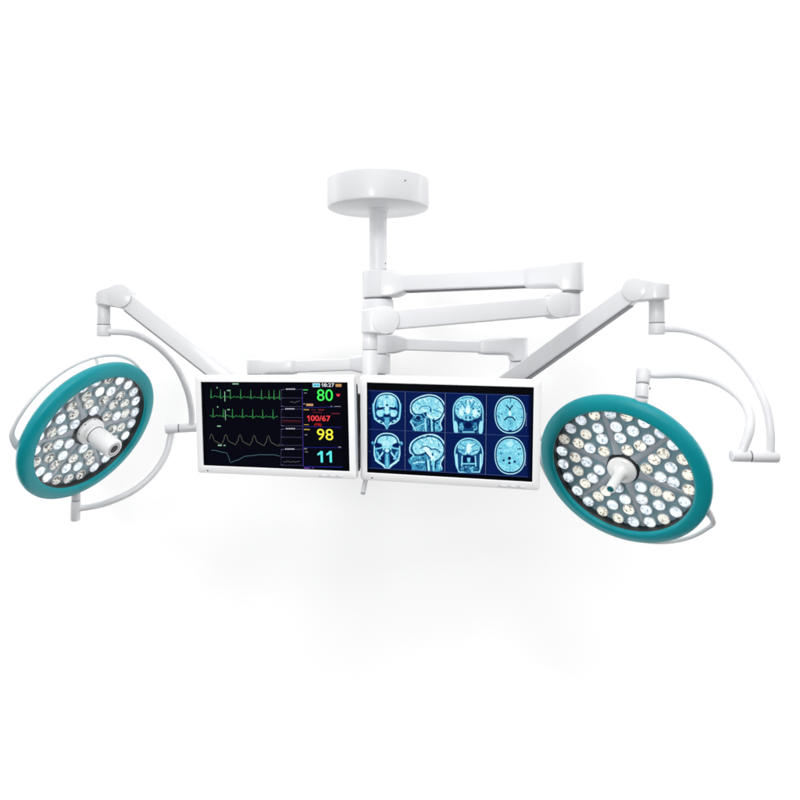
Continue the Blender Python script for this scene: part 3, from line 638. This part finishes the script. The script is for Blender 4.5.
def scan_b(a, low):
    o = 0 if not low else -42
    skull = [(80, 330), (110, 255), (180, 195), (290, 145), (430, 122), (560, 150), (660, 230), (708, 340), (705, 440), (660, 540), (620, 640), (615, 775), (170, 775), (120, 690), (75, 610), (125, 540), (130, 490), (85, 440)]
    if low: skull = [(58, 330), (85, 240), (170, 160), (300, 100), (440, 78), (570, 110), (670, 210), (708, 330), (695, 440), (650, 530), (615, 610), (610, 735), (150, 735), (95, 640), (40, 550), (90, 490), (120, 450), (70, 410)]
    d = a.poly(smooth_pts(skull, 5)); a.put(a.m(d), tex(a, .55, .5, 24, 21+low)); dd = a.m(d)-a.m(d-17); up = sm((520+o-a.Y)/60+sm((a.X-560)/40)*4); a.put(sm(dd)*up, .96)
    br = [(112, 360), (140, 280), (230, 215), (340, 180), (440, 165), (560, 200), (640, 285), (672, 370), (660, 440), (600, 540), (500, 590), (440, 520), (360, 440), (250, 470), (150, 452)]
    if low: br = [(112, 330), (140, 250), (230, 180), (340, 150), (440, 130), (560, 170), (640, 260), (664, 350), (650, 430), (600, 500), (520, 545), (450, 480), (340, 410), (240, 440), (150, 420)]
    b = a.poly(smooth_pts(br, 5)); a.put(a.m(b+22), .15); a.put(a.m(b, 12), tex(a, .80, .30, 22, 31+low))
    if not low:
        a.line([(245, 385), (275, 345), (340, 328), (410, 332), (445, 365)], 20, .42); a.put(a.m(a.ell(445, 405, 16, 40)), .3); a.line([(485, 392), (540, 415), (630, 440)], 16, .38)
        a.line([(380, 480), (450, 540)], 40, .92); a.put(a.m(a.ell(330, 490, 46, 44)), .2); a.line([(300, 450), (350, 520)], 12, .7); a.line([(470, 590), (540, 585), (620, 535)], 16, .13)
        a.put(a.m(a.ell(220, 540, 40, 34)), .08); a.line([(130, 560), (200, 600), (290, 590)], 20, .15); a.line([(150, 660), (220, 690), (300, 670)], 18, .25)
        for x, v in ((345, .85), (385, .3), (420, .12), (455, .8), (495, .1)): a.line([(x, 560), (x+8, 775)], 24, v, 12)
        a.line([(575, 250), (560, 330)], 12, .5); a.line([(470, 200), (450, 270)], 10, .5); a.line([(600, 355), (545, 375)], 12, .5)
        a.line([(90, 610), (140, 700), (180, 770)], 16, .9); a.line([(200, 700), (330, 640)], 16, .8)
    else:
        a.line([(255, 335), (310, 300), (380, 295), (440, 340)], 18, .2); a.line([(350, 340), (420, 440), (480, 540)], 74, .95, 16); a.line([(340, 400), (430, 510)], 20, .15)
        a.line([(440, 350), (520, 345), (600, 395)], 20, .15); a.put(a.m(a.ell(550, 440, 66, 66), 12), tex(a, .80, .35, 16, 41)); a.put(a.m(a.ell(470, 440, 14, 26)), .15); a.line([(580, 380), (600, 420)], 14, .25)
        a.line([(160, 455), (300, 450)], 24, .12); a.put(a.m(a.ell(250, 640, 110, 60, -10)), tex(a, .45, .3, 18, 43)); a.line([(130, 600), (200, 575), (320, 575)], 18, .9); a.line([(350, 520), (370, 735)], 22, .12)
        a.line([(390, 560), (400, 735)], 26, .9); a.line([(480, 540), (485, 735)], 34, .72); a.line([(520, 560), (515, 680)], 18, .1); a.line([(430, 560), (440, 735)], 22, .2); a.line([(150, 520), (260, 530), (330, 545)], 12, .3)
        a.line([(575, 250), (590, 300)], 14, .3); a.line([(470, 170), (500, 240)], 12, .55); a.line([(340, 190), (360, 240)], 10, .55)
def scan_c(a, low):       # coordinates at 8 per pixel, origin (445, 380)
    if not low:
        d = np.minimum(np.maximum(a.ell(178, 256, 123, 126, 0, 2.15), a.poly([(55, 260), (301, 260), (299, 340), (284, 470), (72, 470), (57, 340)])), 424-a.Y); a.put(a.m(d), .82); a.put(a.m(d-9), .22)
        a.put(a.m(a.ell(180, 238, 106, 92, 0, 2.3)-0, 6), tex(a, .72, .45, 13, 61)); a.put(a.m(a.ell(178, 240, 20, 36), 10), .97); a.put(a.m(a.ell(178, 200, 8, 34), 8), .85)
        for s in (-1, 1):
            a.line([(178+s*22, 225), (178+s*55, 175)], 13, .45, 9); a.put(a.m(a.ell(178+s*55, 262, 20, 30, s*15), 14), .92); a.line([(178+s*12, 165), (178+s*18, 195)], 7, .35)
            a.line([(178+s*90, 310), (178+s*40, 325)], 12, .14); a.put(a.m(a.ell(178+s*100, 385, 18, 55, s*4), 8), .8); a.put(a.m(a.ell(178+s*55, 380, 18, 36, 0), 8), tex(a, .55, .5, 9, 63)); a.put(a.m(a.ell(178+s*16, 305, 8, 10)), .2)
            a.put(a.m(a.ell(178+s*60, 415, 12, 10)), .15); a.line([(178+s*80, 340), (178+s*78, 430)], 8, .15)
        a.put(a.m(a.ell(175, 365, 30, 26), 10), .08); a.line([(100, 332), (255, 332)], 10, .14); a.put(a.m(a.ell(178, 322, 12, 9)), .8); a.line([(140, 420), (215, 420)], 10, .7)
    else:
        d = np.minimum(np.maximum(a.ell(179, 590, 115, 124, 0, 2.15), a.poly([(64, 590), (294, 590), (288, 670), (258, 760), (104, 760), (72, 680)])), 742-a.Y); a.put(a.m(d), .84); a.put(a.m(d-9), .22)
        a.put(a.m(a.ell(180, 545, 88, 60, 0, 2.3), 6), tex(a, .74, .4, 13, 71)); a.put(a.m(a.ell(178, 552, 18, 40), 10), .95)
        for s in (-1, 1):
            a.line([(178+s*24, 540), (178+s*70, 510)], 9, .45); a.line([(178+s*30, 575), (178+s*75, 560)], 9, .4); a.put(a.m(a.ell(178+s*34, 640, 18, 24), 6), .10); a.put(a.m(a.ell(178+s*72, 640, 14, 50, s*4), 8), .25)
            a.line([(178+s*96, 600), (178+s*92, 700)], 14, .85, 8); a.line([(178+s*52, 610), (178+s*56, 690)], 9, .85); a.line([(178+s*30, 700), (178+s*60, 715)], 10, .9)
        a.put(a.m(a.ell(178, 632, 12, 30), 6), .7); a.put(a.m(a.ell(172, 612, 30, 12)), .10); a.put(a.m(a.ell(178, 715, 62, 26), 8), tex(a, .45, .7, 8, 73)); a.line([(120, 672), (236, 672)], 10, .75)
def scan_d(a, low):
    cy, cx = (280, 512) if not low else (605, 507)
    d = a.ell(cx, cy, 123, 151, 0, 2.25); a.put(a.m(d, 6), .90); a.put(a.m(d-6.5, 5), .14); b = d-17; a.put(a.m(b, 6), tex(a, .70, .2, 12, 81+low)); 
    a.put(a.m(2.5-np.abs(b-2), 4)*.5, .9)
    if not low:
        a.line([(484, 208), (505, 228), (512, 244)], 9, .06, 5); a.line([(536, 210), (520, 226), (512, 244)], 9, .06, 5); a.line([(468, 322), (488, 304), (512, 297), (536, 304), (552, 326)], 10, .05, 5); a.put(a.m(a.ell(512, 270, 8, 24), 8), .95)
        a.line([(514, 325), (514, 360)], 6, .35); a.line([(518, 150), (520, 180)], 8, .35); a.put(a.m(a.ell(445, 275, 7, 6)), .35); a.line([(405, 290), (430, 296)], 6, .3); a.line([(600, 305), (625, 300)], 6, .35); a.put(a.m(a.ell(512, 408, 12, 6)), .12)
    else:
        a.put(a.m(a.ell(502, 628, 13, 13), 6), .06); a.put(a.m(a.ell(456, 645, 9, 9), 5), .08); a.put(a.m(a.ell(543, 655, 10, 9), 5), .08); a.put(a.m(a.ell(501, 665, 10, 11), 5), .06); a.put(a.m(a.ell(508, 515, 28, 22), 10), .85)
        a.line([(420, 552), (440, 548)], 7, .2); a.line([(570, 556), (592, 552)], 8, .15); a.put(a.m(a.ell(437, 590, 7, 9)), .35); a.put(a.m(a.ell(575, 595, 7, 8)), .35); a.put(a.m(a.ell(500, 740, 16, 6)), .12); a.line([(505, 690), (505, 725)], 6, .5)
UB = [.020, .238, .483, .727, .978]; VB = [.088, .516, .948]
TILES = {(0, 0): (scan_a, (365, 388), 17.78, 1), (1, 0): (scan_b, (405, 388), 17.78, 1), (2, 0): (scan_c, (445, 380), 8, .5), (3, 0): (scan_d, (445, 380), 8, .5),
         (0, 1): (scan_a, (365, 430), 17.78, 1), (1, 1): (scan_b, (405, 430), 17.78, 1), (2, 1): (scan_c, (445, 380), 8, .5), (3, 1): (scan_d, (445, 380), 8, .5)}
HRi = np.linalg.inv(HR)
quads('screen_field', [(.006, .078, .988, .960)], gl((6, 16, 54)), scR, SRf, .0002)
for (i, j), (fn, org, k, kk) in TILES.items():
    nu, nv = 118, 112
    u = np.linspace(UB[i]+.004, UB[i+1]-.006, nu); v = np.linspace(VB[j]+.004, VB[j+1]-.004, nv); U, V = np.meshgrid(u, v)
    q = np.stack([U, V, np.ones_like(U)], -1) @ HRi.T
    a = Art((q[..., 0]/q[..., 2]-org[0])*k, (q[..., 1]/q[..., 2]-org[1])*k, kk)
    if k == 8:      # keep the neighbour's head out of this tile
        pass
    fn(a, j); a.V = a.V+(rng.random(a.V.shape)-.5)*.03
    eu = np.minimum((U-UB[i]), (UB[i+1]-U))/(UB[i+1]-UB[i]); a.V = np.where(a.V < .2, a.V*sm(.45+eu*9), a.V)
    col = np.stack([np.interp(a.V, PAL_X, PAL[:, c]) for c in range(3)]+[np.ones_like(a.V)], -1).reshape(-1, 4)
    me = bpy.data.meshes.new('brain_scan')
    vs = [tuple(SRf(float(U[y, x]), float(V[y, x]), .0006)) for y in range(nv) for x in range(nu)]
    fs = [(y*nu+x, (y+1)*nu+x, (y+1)*nu+x+1, y*nu+x+1) for y in range(nv-1) for x in range(nu-1)]
    me.from_pydata(vs, [], fs); ca = me.color_attributes.new('scan', 'FLOAT_COLOR', 'POINT'); ca.data.foreach_set('color', col.astype(np.float32).ravel())
    link('brain_scan', me, SCANM, scR, False)
LINE = gl((62, 84, 138)); LIN2 = gl((96, 112, 160))
for k, uu in enumerate(UB[1:-1]): ribbon('grid_line', [(uu, VB[0]), (uu, VB[2])], .0017, LIN2, scR, SRf, .0009)
for k, vv in enumerate(VB): ribbon('grid_line', [(.012, vv), (.975, vv)], .0013, LINE, scR, SRf, .0009)
quads('ruler_tick', [(u_-.004, v_, u_+.004, v_+.006) for u_ in UB[1:-1] for v_ in (.30, .36, .72, .78)]+[(.014, .28, .02, .286), (.014, .34, .02, .346), (.012, .76, .02, .766)], LIN2, scR, SRf, .0011)
quads('ruler_tick', [(.958, .27, .961, .40), (.954, .40, .963, .408), (.958, .69, .961, .82), (.954, .82, .963, .828)], gl((120, 130, 165)), scR, SRf, .0011)

# ------------------------------------------------------------------ monitor pole and bracket
bk = empty('monitor_pole', FP, 'white vertical pole with a bracket between the two monitors', 'monitor pole')
pv = lambda v: Vector((FP.x, FP.y, P(0, v, FP.y).z))
bm = bmesh.new(); cyl(bm, pv(331), pv(349.6), .0248, bev=.001); obj('pole_sleeve', bm, WHITE, bk)
bm = bmesh.new(); cyl(bm, pv(349.3), pv(350.3), .0243, bev=.0003); obj('pole_gap', bm, GREYC, bk)
bm = bmesh.new(); cyl(bm, pv(350), pv(468), .0250, bev=.002); obj('pole', bm, WHITE, bk)
cz = pv(428).z
cb0 = Vector((-.42, FP.y+.045, cz)); cb1 = Vector((.17, FP.y-.015, cz)); dcb = (cb1-cb0).normalized()
bm = bmesh.new(); loft(bm, cb0, dcb, [(0, .022, .05, 0, .005), ((cb1-cb0).length, .022, .05, 0, .005)]); obj('crossbar', bm, CHAR, bk)
for M, x in ((MmL, 0), (MmR, 0)):
    e = M @ Vector((x, .058, .01)); n = (M.to_3x3() @ Vector((0, 1, 0))).normalized()
    bm = bmesh.new(); cyl(bm, e, e+n*.012, .055, bev=.002); obj('mounting_plate', bm, CHAR, bk)
    bm = bmesh.new(); cyl(bm, e+n*.008, e+n*.115, .018, bev=.002); obj('mounting_stem', bm, CHAR, bk)
hb = [P(u_, v_, 2.235) for u_, v_ in ((355.2, 394.5), (359.6, 394.5), (359.6, 471), (355.2, 471))]
bm = bmesh.new(); rings(bm, [[q_+Vector((0, dy, 0)) for q_ in hb] for dy in (0, .06)]); obj('hinge_plate', bm, CHAR, bk)
bm = bmesh.new(); t0, t1 = P(367.2, 472, 2.28), P(362.9, 493, 2.24)
cyl(bm, t0, t1, .0088, .0078, seg=24, bev=.002); lv = obj('tilt_lever', bm, WHITE, bk)
bm = bmesh.new(); cyl(bm, t1, t1+(t1-t0).normalized()*.003, .0078, seg=24, bev=.0008); obj('lever_tip', bm, BTN, lv)
bm = bmesh.new(); cyl(bm, P(367, 471, 2.22), Vector((FP.x, FP.y, P(367, 471, 2.28).z+.002)), .014, seg=24); obj('lever_boss', bm, GREYC, bk)

# ------------------------------------------------------------------ light
def area(name, loc, target, size, power, col=(1, 1, 1), sy=None):
    l = bpy.data.lights.new(name, 'AREA'); l.energy = power; l.size = size; l.color = col
    if sy: l.shape = 'RECTANGLE'; l.size_y = sy
    o = bpy.data.objects.new(name, l); COL.objects.link(o); o.location = loc
    o.rotation_euler = (Vector(target)-Vector(loc)).to_track_quat('-Z', 'Y').to_euler(); return o
area('added_key_light', (.25, .1, CZ+2.2), (0, 2.5, CZ-.2), .6, 30)  # unseen overhead light, added to throw soft shadows low on the backdrop
area('added_front_fill', (-.7, -.25, CZ+.10), (.1, 2.5, CZ-.1), .5, 27)  # unseen fill added near the lens for soft shadows close behind things
area('added_backdrop_wash', (0, 2.7, CZ+4.0), (0, 3.9, CZ+4.0), 7, 225, sy=.6)  # this and the next three: unseen wash lights added to whiten the backdrop
area('added_backdrop_wash', (0, 2.7, CZ-4.2), (0, 3.9, CZ-4.2), 7, 140, sy=.6)
for sgn in (-1, 1): area('added_backdrop_wash', (sgn*4.6, 2.7, CZ-.6), (sgn*4.6, 3.9, CZ-.6), .6, 270, sy=5)

W = bpy.data.worlds.new('World'); S.world = W; W.use_nodes = True; nt = W.node_tree
bg = nt.nodes['Background']; tc = nt.nodes.new('ShaderNodeTexCoord'); sx_ = nt.nodes.new('ShaderNodeSeparateXYZ'); mr = nt.nodes.new('ShaderNodeMapRange')
nt.links.new(tc.outputs['Generated'], sx_.inputs[0]); nt.links.new(sx_.outputs['Z'], mr.inputs['Value'])
mr.inputs['From Min'].default_value = -.5; mr.inputs['From Max'].default_value = .5; mr.inputs['To Min'].default_value = .05; mr.inputs['To Max'].default_value = 1.12
mx_ = nt.nodes.new('ShaderNodeMath'); mx_.operation = 'MULTIPLY_ADD'; mx_.inputs[1].default_value = -.08; mx_.inputs[2].default_value = 1
ml_ = nt.nodes.new('ShaderNodeMath'); ml_.operation = 'MULTIPLY'
nt.links.new(sx_.outputs['X'], mx_.inputs[0]); nt.links.new(mx_.outputs[0], ml_.inputs[0]); nt.links.new(mr.outputs[0], ml_.inputs[1])
nt.links.new(ml_.outputs[0], bg.inputs['Strength']); bg.inputs['Color'].default_value = (1, 1, 1, 1)

cam = bpy.data.cameras.new('camera'); co = bpy.data.objects.new('camera', cam); COL.objects.link(co)
co.location = (0, 0, CZ); co.rotation_euler = (R_(90), 0, 0); cam.sensor_width = 36; cam.lens = 36*F/800
cam.shift_y = -(400-HZ)/800; cam.clip_start = .05; cam.clip_end = 100
S.camera = co
S.view_settings.view_transform = 'Standard'; S.view_settings.look = 'None'; S.view_settings.exposure = 0; S.view_settings.gamma = 1
